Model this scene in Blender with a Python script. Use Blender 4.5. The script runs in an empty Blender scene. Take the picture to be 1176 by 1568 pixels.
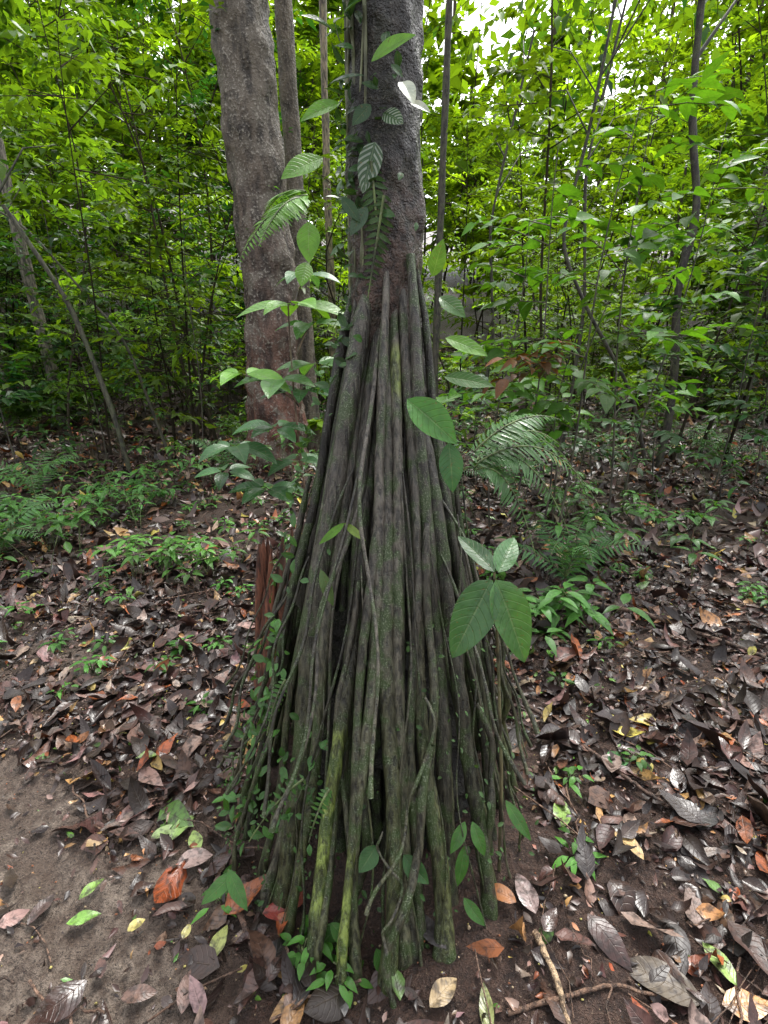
import bpy, math, numpy as np
from mathutils import Vector
rng = np.random.default_rng(7)
scene = bpy.context.scene
A = lambda *a: np.array(a, dtype=float)

# ---------------------------------------------------------------- helpers
def nrm(v):
    v = np.asarray(v, float)
    return v/np.maximum(np.linalg.norm(v, axis=-1, keepdims=True), 1e-9)

def hash3(i, j, k):
    n = (i*374761393 + j*668265263 + k*2147483647 + 1013904223) & 0xffffffff
    n = ((n ^ (n >> 13))*1274126177) & 0xffffffff
    n = (n ^ (n >> 16)) & 0xffffffff
    return n/4294967295.0

def vnoise(p):
    p = np.asarray(p, float)
    i = np.floor(p).astype(np.int64); f = p-i; f = f*f*(3-2*f)
    r = 0
    for dx in (0, 1):
        for dy in (0, 1):
            for dz in (0, 1):
                w = (f[..., 0] if dx else 1-f[..., 0])*(f[..., 1] if dy else 1-f[..., 1])*(f[..., 2] if dz else 1-f[..., 2])
                r = r+w*hash3(i[..., 0]+dx, i[..., 1]+dy, i[..., 2]+dz)
    return r*2-1

def fbm(p, o=3):
    p = np.asarray(p, float); a = 1; s = 0
    for k in range(o):
        s = s+a*vnoise(p*(2**k)+k*17.3); a *= .5
    return s

def sstep(a, b, x):
    t = np.clip((x-a)/(b-a), 0, 1); return t*t*(3-2*t)

def H(x, y):
    x = np.asarray(x, float); y = np.asarray(y, float)
    z = .20*np.maximum(y-12-.1*x, 0)**1.05
    z = z*(1-sstep(60, 140, y))+sstep(60, 140, y)*12
    z = z+.10*np.maximum(-x-7, 0)+.06*np.maximum(x-8, 0)
    z = z+.10*fbm(np.stack([x*.35, y*.35, x*0+3.1], -1), 2)*sstep(1.5, 6, np.hypot(x, y-1.4))
    z = z+.018*fbm(np.stack([x*2.5, y*2.5, x*0+9.1], -1), 3)
    r = np.hypot(x/.6, (y-1.45)/.65)
    z = z+.05*np.exp(-r*r)
    return z

def make_mesh(name, V, F, mat, parent=None, attrs=None, smooth=True):
    V = np.asarray(V, np.float32); F = np.asarray(F, np.int32)
    me = bpy.data.meshes.new(name)
    n, k = F.shape
    me.vertices.add(len(V)); me.vertices.foreach_set('co', V.ravel())
    me.loops.add(n*k); me.loops.foreach_set('vertex_index', F.ravel())
    me.polygons.add(n)
    me.polygons.foreach_set('loop_start', np.arange(n, dtype=np.int32)*k)
    me.polygons.foreach_set('use_smooth', np.full(n, smooth))
    for an, (typ, dat) in (attrs or {}).items():
        at = me.attributes.new(an, typ, 'POINT')
        if typ == 'FLOAT_COLOR':
            d = np.ones((len(V), 4), np.float32); d[:, :3] = dat
            at.data.foreach_set('color', d.ravel())
        elif typ == 'FLOAT_VECTOR':
            at.data.foreach_set('vector', np.asarray(dat, np.float32).ravel())
        else:
            at.data.foreach_set('value', np.asarray(dat, np.float32).ravel())
    me.update(); me.validate()
    ob = bpy.data.objects.new(name, me); scene.collection.objects.link(ob)
    if mat: me.materials.append(mat)
    if parent: ob.parent = parent
    return ob

def empty(name, loc=(0, 0, 0)):
    e = bpy.data.objects.new(name, None); e.empty_display_size = .2
    scene.collection.objects.link(e); return e

# leaf templates ---------------------------------------------------
def leaf_tpl(nr, nc, kind='ell'):
    us = np.linspace(0, 1, nr); vs = np.linspace(-1, 1, nc)
    def prof(u):
        if kind == 'ell': return np.sin(np.pi*np.clip(u, 0, 1)**.85)**.9
        if kind == 'lan': return np.sin(np.pi*np.clip(u, 0, 1)**.7)**1.05
        if kind == 'ovate': return np.sin(np.pi*np.clip(u, 0, 1)**.72)**.75
        return np.sin(np.pi*u)
    T = []
    for u in us:
        for v in vs: T.append((u, v*max(float(prof(u)), .015 if u < .5 else 0), v))
    F = []
    for i in range(nr-1):
        for j in range(nc-1):
            a = i*nc+j; F.append((a, a+1, a+nc+1, a+nc))
    return np.array(T), np.array(F)
TPL_TRI = (np.array([(0, 0, 0), (.42, -1, -1), (.5, 0, 0), (.42, 1, 1), (1, 0, 0)], float),
           np.array([(0, 3, 2), (0, 2, 1), (1, 2, 4), (2, 3, 4)]))
TPL_MID = leaf_tpl(6, 3, 'lan')
TPL_LO = leaf_tpl(4, 3, 'lan')
TPL_HI = leaf_tpl(13, 7, 'ell')
TPL_OV = leaf_tpl(15, 9, 'ovate')

class Leaves:
    def __init__(s): s.d = []
    def add(s, P, D, N, L, W, bend=.3, fold=.2, col=(.05, .12, .02)):
        P = np.atleast_2d(np.asarray(P, float)); n = len(P)
        b3 = lambda a: np.broadcast_to(np.asarray(a, float), (n, 3)).copy()
        b1 = lambda a: np.broadcast_to(np.asarray(a, float), (n,)).copy()
        s.d.append((P, b3(D), b3(N), b1(L), b1(W), b1(bend), b1(fold), b3(col)))
    def build(s, name, tpl, mat, parent=None, wav=.0):
        if not s.d: return
        P, D, N, L, W, B, Fo, C = [np.concatenate([d[i] for d in s.d]) for i in range(8)]
        D = nrm(D); S = nrm(np.cross(D, N)); N = np.cross(S, D)
        T, F = tpl; n = len(P); m = len(T)
        u = T[None, :, 0]; v = T[None, :, 1]; vn = T[None, :, 2]
        b = B[:, None]; l = L[:, None]; w = W[:, None]*.5
        x = l*u*(1-(b*u)**2/6); z = -l*b*u*u*.5+np.abs(v)*w*Fo[:, None]
        if wav:
            ph = rng.random((n, 1))*6.28
            z = z+wav*l*np.sin(u*9+ph+vn*1.7)*np.abs(v)+wav*.7*l*np.sin(u*5+ph*2)
        y = w*v
        V = P[:, None]+D[:, None]*x[..., None]+S[:, None]*y[..., None]+N[:, None]*z[..., None]
        FF = (F[None]+(np.arange(n)*m)[:, None, None]).reshape(-1, F.shape[1])
        luv = np.stack([np.broadcast_to(u, (n, m)), np.broadcast_to(vn, (n, m)), np.broadcast_to(rng.random((n, 1)), (n, m))], -1)
        col = np.repeat(C, m, 0)
        return make_mesh(name, V.reshape(-1, 3), FF, mat, parent,
                  {'col': ('FLOAT_COLOR', np.clip(col, 0, 1)), 'luv': ('FLOAT_VECTOR', luv.reshape(-1, 3))})

class Tubes:
    def __init__(s): s.V = []; s.F = []; s.C = []; s.n = 0
    def add(s, path, rad, col, sides=8, lump=0, lf=20., lz=1.):
        path = np.asarray(path, float); n = len(path)
        rad = np.broadcast_to(np.asarray(rad, float), (n,))
        T = nrm(np.gradient(path, axis=0))
        ref = A(1, 0, 0) if abs(T[:, 0]).mean() < .7 else A(0, 1, 0)
        S = nrm(np.cross(T, ref)); U = np.cross(S, T)
        a = np.linspace(0, 2*np.pi, sides, endpoint=False)
        dirs = S[:, None]*np.cos(a)[None, :, None]+U[:, None]*np.sin(a)[None, :, None]
        V = path[:, None]+dirs*rad[:, None, None]
        if lump:
            V = V+dirs*(rad[:, None]*lump*fbm(V*lf*A(1, 1, lz), 3))[..., None]
        i = np.arange(n-1)[:, None]*sides; j = np.arange(sides)[None]; j2 = (j+1) % sides
        F = np.stack([i+j, i+j2, i+sides+j2, i+sides+j], -1).reshape(-1, 4)+s.n
        col = np.asarray(col, float)
        if col.ndim == 1: C = np.broadcast_to(col, (n*sides, 3))
        elif col.ndim == 2: C = np.repeat(col, sides, 0)
        else: C = col.reshape(-1, 3)
        s.V.append(V.reshape(-1, 3)); s.F.append(F); s.C.append(C); s.n += n*sides
        return V
    def prisms(s, P0, P1, P2, r, col):
        n = len(P0)
        P = np.stack([P0, P1, P2], 1)
        T = nrm(P2-P0); S = nrm(np.cross(T, A(.3, .1, 1))); U = np.cross(S, T)
        a = np.arange(3)*2*np.pi/3
        dirs = S[:, None]*np.cos(a)[None, :, None]+U[:, None]*np.sin(a)[None, :, None]
        rr = np.asarray(r)[:, None]*A(1, .7, .25)[None]
        V = P[:, :, None]+dirs[:, None]*rr[:, :, None, None]
        k = np.arange(2)[:, None]*3; j = np.arange(3)[None]; j2 = (j+1) % 3
        F = np.stack([k+j, k+j2, k+3+j2, k+3+j], -1).reshape(-1, 4)
        F = (F[None]+(np.arange(n)*9)[:, None, None]).reshape(-1, 4)+s.n
        s.V.append(V.reshape(-1, 3)); s.F.append(F); s.C.append(np.broadcast_to(np.asarray(col, float), (n*9, 3))); s.n += n*9
    def build(s, name, mat, parent=None):
        if s.n:
            return make_mesh(name, np.concatenate(s.V), np.concatenate(s.F), mat, parent,
                             {'col': ('FLOAT_COLOR', np.clip(np.concatenate(s.C), 0, 1))})

# ---------------------------------------------------------------- materials
def new_mat(name):
    m = bpy.data.materials.new(name); m.use_nodes = True
    nt = m.node_tree; nt.nodes.clear()
    return m, nt
class NB:
    def __init__(s, nt): s.nt = nt
    def n(s, typ, **kw):
        nd = s.nt.nodes.new(typ)
        for k, v in kw.items(): setattr(nd, k, v)
        return nd
    def l(s, a, b): s.nt.links.new(a, b)
    def math(s, op, a, b=None, c=None):
        nd = s.nt.nodes.new('ShaderNodeMath'); nd.operation = op
        for i, x in enumerate((a, b, c)):
            if x is None: continue
            if isinstance(x, (int, float)): nd.inputs[i].default_value = x
            else: s.l(x, nd.inputs[i])
        return nd.outputs[0]
    def mix(s, f, a, b, bt='MIX'):
        nd = s.nt.nodes.new('ShaderNodeMix'); nd.data_type = 'RGBA'; nd.blend_type = bt
        for k, x in ((0, f), (6, a), (7, b)):
            if isinstance(x, (int, float)): nd.inputs[k].default_value = x
            elif isinstance(x, tuple): nd.inputs[k].default_value = (*x, 1)
            else: s.l(x, nd.inputs[k])
        return nd.outputs[2]
    def noise(s, vec, scale, det=4, rough=.6):
        nd = s.nt.nodes.new('ShaderNodeTexNoise'); nd.inputs['Scale'].default_value = scale
        nd.inputs['Detail'].default_value = det; nd.inputs['Roughness'].default_value = rough
        s.l(vec, nd.inputs['Vector']); return nd.outputs[0]
    def ramp(s, f, a, b):
        nd = s.nt.nodes.new('ShaderNodeMapRange'); nd.interpolation_type = 'SMOOTHSTEP'
        s.l(f, nd.inputs[0]); nd.inputs[1].default_value = a; nd.inputs[2].default_value = b
        return nd.outputs[0]

def leaf_material(name, transl=.35, rough=.35, veins=True, nveins=9., vein_light=.35, blotch=0., pattern=0., spec=.5, tcol=(1.5, 1.35, .5), bump=.3, cheap=False):
    m, nt = new_mat(name); b = NB(nt)
    col = b.n('ShaderNodeAttribute', attribute_name='col').outputs['Color']
    out = b.n('ShaderNodeOutputMaterial')
    if cheap:
        df = b.n('ShaderNodeBsdfDiffuse'); b.l(col, df.inputs[0])
        tr = b.n('ShaderNodeBsdfTranslucent'); b.l(b.mix(1., col, tcol, 'MULTIPLY'), tr.inputs[0])
        mx = b.n('ShaderNodeMixShader'); mx.inputs[0].default_value = transl
        b.l(df.outputs[0], mx.inputs[1]); b.l(tr.outputs[0], mx.inputs[2]); b.l(mx.outputs[0], out.inputs[0]); return m
    bs = b.n('ShaderNodeBsdfPrincipled')
    bs.inputs['Roughness'].default_value = rough
    bs.inputs['Specular IOR Level'].default_value = spec
    geo = b.n('ShaderNodeNewGeometry').outputs['Position']
    if veins:
        luv = b.n('ShaderNodeAttribute', attribute_name='luv').outputs['Vector']
        sp = b.n('ShaderNodeSeparateXYZ'); b.l(luv, sp.inputs[0])
        u, v, r = sp.outputs
        av = b.math('ABSOLUTE', v)
        s = b.math('SUBTRACT', b.math('MULTIPLY', u, nveins), b.math('MULTIPLY', b.math('POWER', av, 1.3), 1.7))
        tri = b.math('ABSOLUTE', b.math('SUBTRACT', b.math('FRACT', s), .5))
        side = b.ramp(tri, .40, .5)
        mid = b.math('SUBTRACT', 1.0, b.ramp(av, .02, .08))
        vein = b.math('MAXIMUM', b.math('MULTIPLY', side, .5), mid)
        lighter = b.mix(.5, col, (.35, .42, .22) if not blotch else (.25, .18, .12))
        c = b.mix(b.math('MULTIPLY', vein, vein_light), col, lighter)
        if pattern:
            pm = b.math('MULTIPLY', b.math('SUBTRACT', 1.0, b.ramp(tri, .1, .3)), b.math('GREATER_THAN', av, .15))
            c = b.mix(b.math('MULTIPLY', pm, pattern), c, (.45, .5, .42))
        n1 = b.noise(geo, 45 if blotch else 35, 2)
        if blotch:
            c = b.mix(b.math('MULTIPLY', b.ramp(n1, .42, .68), blotch), c, (.018, .011, .009))
        else:
            c = b.mix(b.math('MULTIPLY', b.ramp(n1, .35, .75), .5), c, b.mix(1., c, (.40, .48, .48), 'MULTIPLY'))
            c = b.mix(b.math('MULTIPLY', b.ramp(b.noise(geo, 190, 1), .66, .72), .7), c, (.13, .09, .03))
        bp = b.n('ShaderNodeBump'); bp.inputs['Strength'].default_value = bump; bp.inputs['Distance'].default_value = .002
        hh = b.math('ADD', b.math('MULTIPLY', side, -.9), b.math('ADD', b.math('MULTIPLY', mid, -1.), b.math('MULTIPLY', n1, 2.2)))
        b.l(hh, bp.inputs['Height']); b.l(bp.outputs[0], bs.inputs['Normal'])
        rr = b.math('ADD', b.math('MULTIPLY', r, .25), rough-.08); b.l(rr, bs.inputs['Roughness'])
    else:
        c = col
    b.l(c, bs.inputs['Base Color'])
    if transl > 0:
        tr = b.n('ShaderNodeBsdfTranslucent'); b.l(b.mix(1., c, tcol, 'MULTIPLY'), tr.inputs[0])
        mx = b.n('ShaderNodeMixShader'); mx.inputs[0].default_value = transl
        b.l(bs.outputs[0], mx.inputs[1]); b.l(tr.outputs[0], mx.inputs[2]); b.l(mx.outputs[0], out.inputs[0])
    else: b.l(bs.outputs[0], out.inputs[0])
    return m

def bark_material(name, sx=30, sz=6, bump=.8, pale=(.3, .27, .22), pale_amt=.4, moss=(.05, .075, .015), moss_amt=.3, rough=.5, dist=.01, moss_s=.45, simple=False, det=4, ps=5., dark=.28):
    m, nt = new_mat(name); b = NB(nt)
    col = b.n('ShaderNodeAttribute', attribute_name='col').outputs['Color']
    out = b.n('ShaderNodeOutputMaterial'); bs = b.n('ShaderNodeBsdfPrincipled')
    if simple:
        df = b.n('ShaderNodeBsdfDiffuse'); b.l(col, df.inputs[0]); b.l(df.outputs[0], out.inputs[0]); return m
    geo = b.n('ShaderNodeNewGeometry').outputs['Position']
    mp = b.n('ShaderNodeMapping'); b.l(geo, mp.inputs[0]); mp.inputs['Scale'].default_value = (sx, sx, sz)
    n1 = b.noise(mp.outputs[0], 1, det, .65)
    n2 = b.noise(geo, sx*moss_s, 3)
    n3 = b.noise(geo, sx*ps, 2)
    c = b.mix(b.ramp(n1, .36, .64), b.mix(1., col, (dark, dark*.96, dark*.96), 'MULTIPLY'), b.mix(1., col, (1.8, 1.75, 1.7), 'MULTIPLY'))
    c = b.mix(b.math('MULTIPLY', b.ramp(n2, .48, .62), moss_amt), c, moss)
    c = b.mix(b.math('MULTIPLY', b.math('MULTIPLY', b.ramp(n3, .56, .64), b.ramp(n2, .38, .58)), pale_amt), c, pale)
    hgt = b.math('ADD', n1, b.math('MULTIPLY', n3, .4))
    b.l(c, bs.inputs['Base Color'])
    b.l(b.math('ADD', b.math('MULTIPLY', n2, .35), rough-.15), bs.inputs['Roughness'])
    bp = b.n('ShaderNodeBump'); bp.inputs['Strength'].default_value = bump; bp.inputs['Distance'].default_value = dist
    b.l(hgt, bp.inputs['Height']); b.l(bp.outputs[0], bs.inputs['Normal'])
    b.l(bs.outputs[0], out.inputs[0])
    return m

M_far = leaf_material('far_foliage', .45, .42, False, tcol=(1.7, 1.5, .4), spec=.28)
M_vfar = leaf_material('distant_foliage', .45, cheap=True, tcol=(1.7, 1.5, .4))
M_mid = leaf_material('sapling_leaf', .4, .38, True, 8, .15, spec=.35, tcol=(1.7, 1.5, .4))
M_near = leaf_material('glossy_leaf', .3, .30, True, 9, .38, bump=.6, spec=.45)
M_pat = leaf_material('patterned_leaf', .2, .3, True, 7, .4, pattern=.5)
M_lit = leaf_material('dead_leaf', 0, .34, True, 9, .12, blotch=.8, bump=.5)
M_lit2 = leaf_material('dead_leaf_far', 0, .36, False, spec=.5)
M_root = bark_material('root_bark', 95, 8, .9, (.26, .30, .20), .6, (.028, .055, .009), .8, .30, .008, .16, ps=3.2, dark=.30)
M_trunk = bark_material('trunk_bark', 48, 42, 1., (.15, .135, .11), .5, (.03, .04, .014), .25, .40, .022, ps=4, dark=.3)
M_big = bark_material('mottled_bark', 10, 3.2, 1., (.36, .33, .28), .6, (.15, .13, .105), .75, .7, .06, .5, det=5, ps=4, dark=.38)
M_stem = bark_material('stem_bark', 30, 8, .6, (.3, .3, .25), .3, (.07, .09, .03), .4, .6, .004, det=2)
M_twig = bark_material('twig_bark', simple=True)
M_wood = bark_material('rotten_wood', 60, 9, 1., (.3, .2, .12), .2, (.1, .04, .02), .3, .7, .012, det=3)

def ground_material():
    m, nt = new_mat('forest_soil'); b = NB(nt)
    out = b.n('ShaderNodeOutputMaterial'); bs = b.n('ShaderNodeBsdfPrincipled')
    geo = b.n('ShaderNodeNewGeometry').outputs['Position']
    mud = b.n('ShaderNodeAttribute', attribute_name='mud').outputs['Fac']
    n1 = b.noise(geo, 5, 3); n2 = b.noise(geo, 28, 4, .7); n3 = b.noise(geo, 140, 3, .7)
    soil = b.mix(b.ramp(n2, .3, .7), (.018, .010, .008), (.075, .040, .027))
    soil = b.mix(b.math('MULTIPLY', b.ramp(n1, .4, .7), .4), soil, (.05, .024, .016))
    mudc = b.mix(b.ramp(n2, .32, .72), (.075, .052, .040), (.245, .195, .155))
    mudc = b.mix(b.math('MULTIPLY', b.ramp(n1, .42, .62), .7), mudc, (.08, .052, .038))
    c = b.mix(mud, soil, mudc)
    c = b.mix(b.math('MULTIPLY', b.ramp(n3, .6, .7), .5), c, (.28, .21, .15))
    c = b.mix(b.math('MULTIPLY', b.math('SUBTRACT', 1., b.ramp(n3, .36, .46)), .8), c, (.02, .013, .01))
    b.l(c, bs.inputs['Base Color'])
    b.l(b.math('ADD', b.math('MULTIPLY', n2, .6), .22), bs.inputs['Roughness'])
    bp = b.n('ShaderNodeBump'); bp.inputs['Strength'].default_value = 1.; bp.inputs['Distance'].default_value = .035
    b.l(b.math('ADD', n2, b.math('MULTIPLY', n3, .5)), bp.inputs['Height']); b.l(bp.outputs[0], bs.inputs['Normal'])
    b.l(bs.outputs[0], out.inputs[0]); return m

# ---------------------------------------------------------------- ground
def mudmask(x, y):
    w = .25*fbm(np.stack([x*2.2, y*2.2, x*0], -1), 3)
    a = sstep(.16, -.16, (x+.56)+w*.9)*sstep(.18, -.18, (y-1.34)+w*1.1+.30*(x+.6))
    bb = np.exp(-(((x+2.0)/1.0)**2+((y-2.35+.1*(x+2))/.34)**2))
    return np.clip(a+.62*sstep(.3, .75, bb+w), 0, 1)
k = .45; a0 = math.asinh(150/k)
g = np.sinh(np.linspace(-a0, a0, 400))*k
X, Y = np.meshgrid(g, g+1.3)
Z = H(X, Y)+.010*fbm(np.stack([X*14, Y*14, X*0], -1), 2)
ng = len(g)
ii = np.arange(ng-1)[:, None]*ng+np.arange(ng-1)[None]
F = np.stack([ii, ii+1, ii+ng+1, ii+ng], -1).reshape(-1, 4)
make_mesh('ground', np.stack([X, Y, Z], -1).reshape(-1, 3), F, ground_material(), None, {'mud': ('FLOAT', mudmask(X, Y).ravel())})

# ---------------------------------------------------------------- leaf litter
PAL = np.array([(.019, .011, .009), (.042, .021, .016), (.095, .048, .036), (.22, .145, .115), (.31, .17, .065), (.24, .065, .018), (.42, .35, .08), (.09, .19, .03)])
PW = np.array([.34, .30, .19, .085, .05, .038, .010, .016])
def litter(batch, n, x0, x1, y0, y1, l0, l1, zr=.02, p=2., mudk=.92):
    x = rng.uniform(x0, x1, n); y = rng.uniform(y0, y1, n)
    dm = mudmask(x, y)
    rt = np.hypot((x-.02)/.60, (y-1.45)/.70)
    near = np.exp(-(np.hypot((x-.08)/.45, (y-.9)/.3))**2)
    keep = rng.random(n) < (1-mudk*dm)*(1-.75*near)*np.where(rt < .85, .0, 1)
    keep &= rng.random(n) < np.clip(.98+.6*fbm(np.stack([x*1.3, y*1.3, x*0+5], -1), 2), .5, 1)
    x, y = x[keep], y[keep]; n = len(x)
    P = np.stack([x, y, H(x, y)+rng.random(n)*zr+.006], -1)
    th = rng.uniform(0, 6.28, n); D = np.stack([np.cos(th), np.sin(th), rng.normal(0, .25, n)], -1)
    N = np.stack([rng.normal(0, .35, n), rng.normal(0, .35, n), np.ones(n)], -1)
    L = l0+(l1-l0)*rng.random(n)**p; W = L*rng.uniform(.28, .58, n)
    ci = rng.choice(len(PAL), n, p=PW/PW.sum()); C = PAL[ci]*rng.uniform(.6, 1.35, (n, 1))*rng.normal(1, .07, (n, 3))
    batch.add(P-D*(L/2)[:, None]*A(1, 1, 0), D, N, L, W, rng.normal(0, .8, n), rng.normal(.1, .6, n), C)
lit = Leaves()
litter(lit, 18500, -3.3, 3.3, .3, 3.6, .035, .17, .03, 2.3)
lit.build('leaf_litter', TPL_MID, M_lit, None, .06)
lit = Leaves()
litter(lit, 20000, -2.2, 2.2, .4, 3.2, .010, .045, .014, 2., .7)
litter(lit, 22000, -7.5, 7.5, 3.4, 8.5, .06, .19, .04)
litter(lit, 14000, -14, 14, 8, 19, .15, .30, .05)
litter(lit, 2500, -4, 4, -4, .3, .07, .15, .04)
lit.build('leaf_litter', TPL_LO, M_lit2, None, .06)

# ---------------------------------------------------------------- hero stilt-root tree
hero = empty('stilt_root_tree')
CX, CY = .012, 1.50
trunk = Tubes()
zs = np.concatenate([np.linspace(-.05, 3.2, 400), np.linspace(3.25, 12, 60)])
rr = np.interp(zs, [-.05, .3, 1.2, 1.55, 1.75, 2.0, 2.4, 5, 12], [.34, .27, .125, .10, .098, .093, .086, .08, .05])
sides = 96
path = np.stack([CX+.010*np.sin(zs*2.1), CY+.01*np.cos(zs*1.7), zs], -1)
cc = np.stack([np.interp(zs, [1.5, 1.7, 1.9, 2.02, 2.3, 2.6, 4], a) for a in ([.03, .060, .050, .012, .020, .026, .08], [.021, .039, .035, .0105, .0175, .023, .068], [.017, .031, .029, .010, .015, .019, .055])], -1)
cc[zs < 1.3] = (.006, .005, .004)  # core behind the roots painted near black, shade put into the colour
trunk.add(path, rr, cc, sides, .13, 15., .7)
trunk.build('trunk', M_trunk, hero)

roots = Tubes()
def root(phi, z0, Rg, r0, core=1., lich=None, drift=0., shade=1., zend=-.06, seed=0, wob=1., rt=None):
    n = 100
    s = np.linspace(0, 1, n); z = z0+(zend-z0)*s
    Rg = Rg*core
    r_top = .088*core if z0 > 1.3 else np.interp(z0, [0, 1.7], [Rg, .09])
    if rt is not None: r_top = rt
    r = r_top+(Rg-r_top)*(s**1.02)
    r = r+wob*(.018*np.sin(s*7+seed)*s*(1-s)*2+.005*np.sin(s*19+seed*3))
    ph = phi+drift*s+wob*(.06*np.sin(s*5+seed*1.7)/(1+2*s)+.022*np.sin(s*11+seed))
    x = CX-.035*s+r*np.sin(ph); y = CY-r*np.cos(ph)
    rad = r0*(1+.12*np.sin(s*5+seed*2)+.45*np.clip((s-.86)/.14, 0, 1))
    rad = rad*np.clip(.6+s*5, 0, 1)
    base = np.array([.038, .034, .028])*shade
    c = np.repeat(base[None], n, 0)
    w = sstep(1.2, .2, z)[:, None]*(.5+.3*math.sin(seed*2.3))
    c = c*(1-w)+np.array([.030, .037, .010])*shade*w
    if lich:
        m = (sstep(lich[0]-.05, lich[0], z)*sstep(lich[1]+.05, lich[1], z)*np.clip(.75+.5*np.sin(z*41+seed)*np.sin(z*17), .25, 1))[:, None]
        c = c*(1-m)+np.array([.15, .20, .045])*m
    roots.add(np.stack([x, y, z], -1), rad, c, 16, .20, 34., .2)
i = 0
def rsize(): return float(rng.choice([.010, .013, .016, .020, .025], p=[.2, .27, .28, .17, .08]))
for phi in np.linspace(-math.pi, math.pi, 31, endpoint=False):
    p = phi+rng.normal(0, .07); f = math.cos(p)
    Rg = .48+.14*max(f, 0)**2+rng.normal(0, .03)
    root(p, rng.uniform(1.42, 1.80), Rg, rsize(), rng.uniform(.93, 1.05), None, rng.normal(0, .07), rng.uniform(.4, 2.1), seed=i, wob=1.); i += 1
root(-.27, 1.5, .63, .020, 1.06, (.20, .60), .0, 1.1, seed=3.3, wob=.5)
root(-.13, 1.2, .65, .012, 1.07, (.08, .34), .0, 1.1, seed=1.3, wob=.5)
root(.16, 1.70, .60, .017, 1.03, (1.49, 1.55), -.05, 2., seed=5.3, wob=.5)
root(-.50, 1.6, .58, .015, 1.04, None, .05, 1.6, seed=5.9, wob=.8)
root(.55, 1.80, .50, .019, 1.0, None, -.1, 1.0, seed=2.2, wob=.7, rt=.105)
root(.32, 1.72, .56, .014, 1.06, None, -.12, 1.2, seed=4.2, wob=1.2)
root(.02, 1.62, .66, .020, 1.02, None, .03, 1.3, seed=6.1, wob=.8)
for phi in np.linspace(-math.pi, math.pi, 28, endpoint=False):
    p = phi+rng.normal(0, .1); f = math.cos(p)
    root(p, rng.uniform(.5, 1.5), .49+.15*max(f, 0)**2+rng.normal(0, .035), rng.uniform(.007, .015), rng.uniform(.97, 1.08), None, rng.normal(0, .15), rng.uniform(.6, 1.9), seed=i*1.3, wob=1.3); i += 1
for phi in np.linspace(-math.pi, math.pi, 38, endpoint=False):  # inner ring coloured darker, painting shadow into the gaps between outer roots
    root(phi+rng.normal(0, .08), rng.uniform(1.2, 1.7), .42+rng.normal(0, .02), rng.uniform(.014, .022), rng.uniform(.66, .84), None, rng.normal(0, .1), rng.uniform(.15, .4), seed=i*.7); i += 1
for k in range(50):
    p = rng.uniform(-2.2, 2.2); z0 = rng.uniform(.4, 1.65)
    root(p, z0, .50+.13*max(math.cos(p), 0)**2, rng.uniform(.002, .005), 1.03, None, rng.normal(0, .12), rng.uniform(.5, 2.), zend=rng.choice([-.05, z0*.4]), seed=k*2.1, wob=1.4)
roots.build('stilt_roots', M_root, hero)

# ---------------------------------------------------------------- foliage generators
UP = A(0, 0, 1)
def sprays(lv, tw, base, dirs, length, nl, leafL, col, droop=.25, ratio=.4, twig=True, jit=.35):
    M = len(base); t = np.linspace(.12, 1, nl)
    dirs = nrm(dirs); length = np.broadcast_to(length, (M,)); leafL = np.broadcast_to(leafL, (M,))
    pos = base[:, None]+dirs[:, None]*(length[:, None]*t[None])[..., None]-UP*(droop*length[:, None]*t[None]**2)[..., None]
    S = nrm(np.cross(dirs, UP+rng.normal(0, .1, (M, 3))))
    side = np.where(np.arange(nl) % 2 == 0, 1., -1.)[None, :, None]
    side = side*np.where(np.arange(nl) == nl-1, .15, 1.)[None, :, None]
    D = dirs[:, None]*.65+S[:, None]*side*.9-UP*.25+rng.normal(0, jit*.6, (M, nl, 3))
    N = UP+rng.normal(0, jit, (M, nl, 3))
    L = leafL[:, None]*rng.uniform(.6, 1.2, (M, nl))
    C = np.broadcast_to(col, (M, 3))[:, None]*rng.uniform(.7, 1.35, (M, nl, 1))
    n = M*nl
    lv.add(pos.reshape(n, 3), D.reshape(n, 3), N.reshape(n, 3), L.ravel(), (L*ratio*rng.uniform(.8, 1.2, (M, nl))).ravel(),
           rng.uniform(.1, .8, n), rng.uniform(.05, .5, n), C.reshape(n, 3))
    if twig and tw is not None:
        P1 = base+dirs*(length*.5)[:, None]-UP*(droop*length*.25)[:, None]
        P2 = base+dirs*length[:, None]-UP*(droop*length)[:, None]
        tw.prisms(base, P1, P2, .003+length*.004, (.06, .05, .03))

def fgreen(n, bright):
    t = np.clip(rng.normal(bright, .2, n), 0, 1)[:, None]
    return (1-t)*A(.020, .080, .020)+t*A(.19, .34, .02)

def in_gap(x, y): return abs(x/max(y, 1)-.19) < .04 and y > 9

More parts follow.
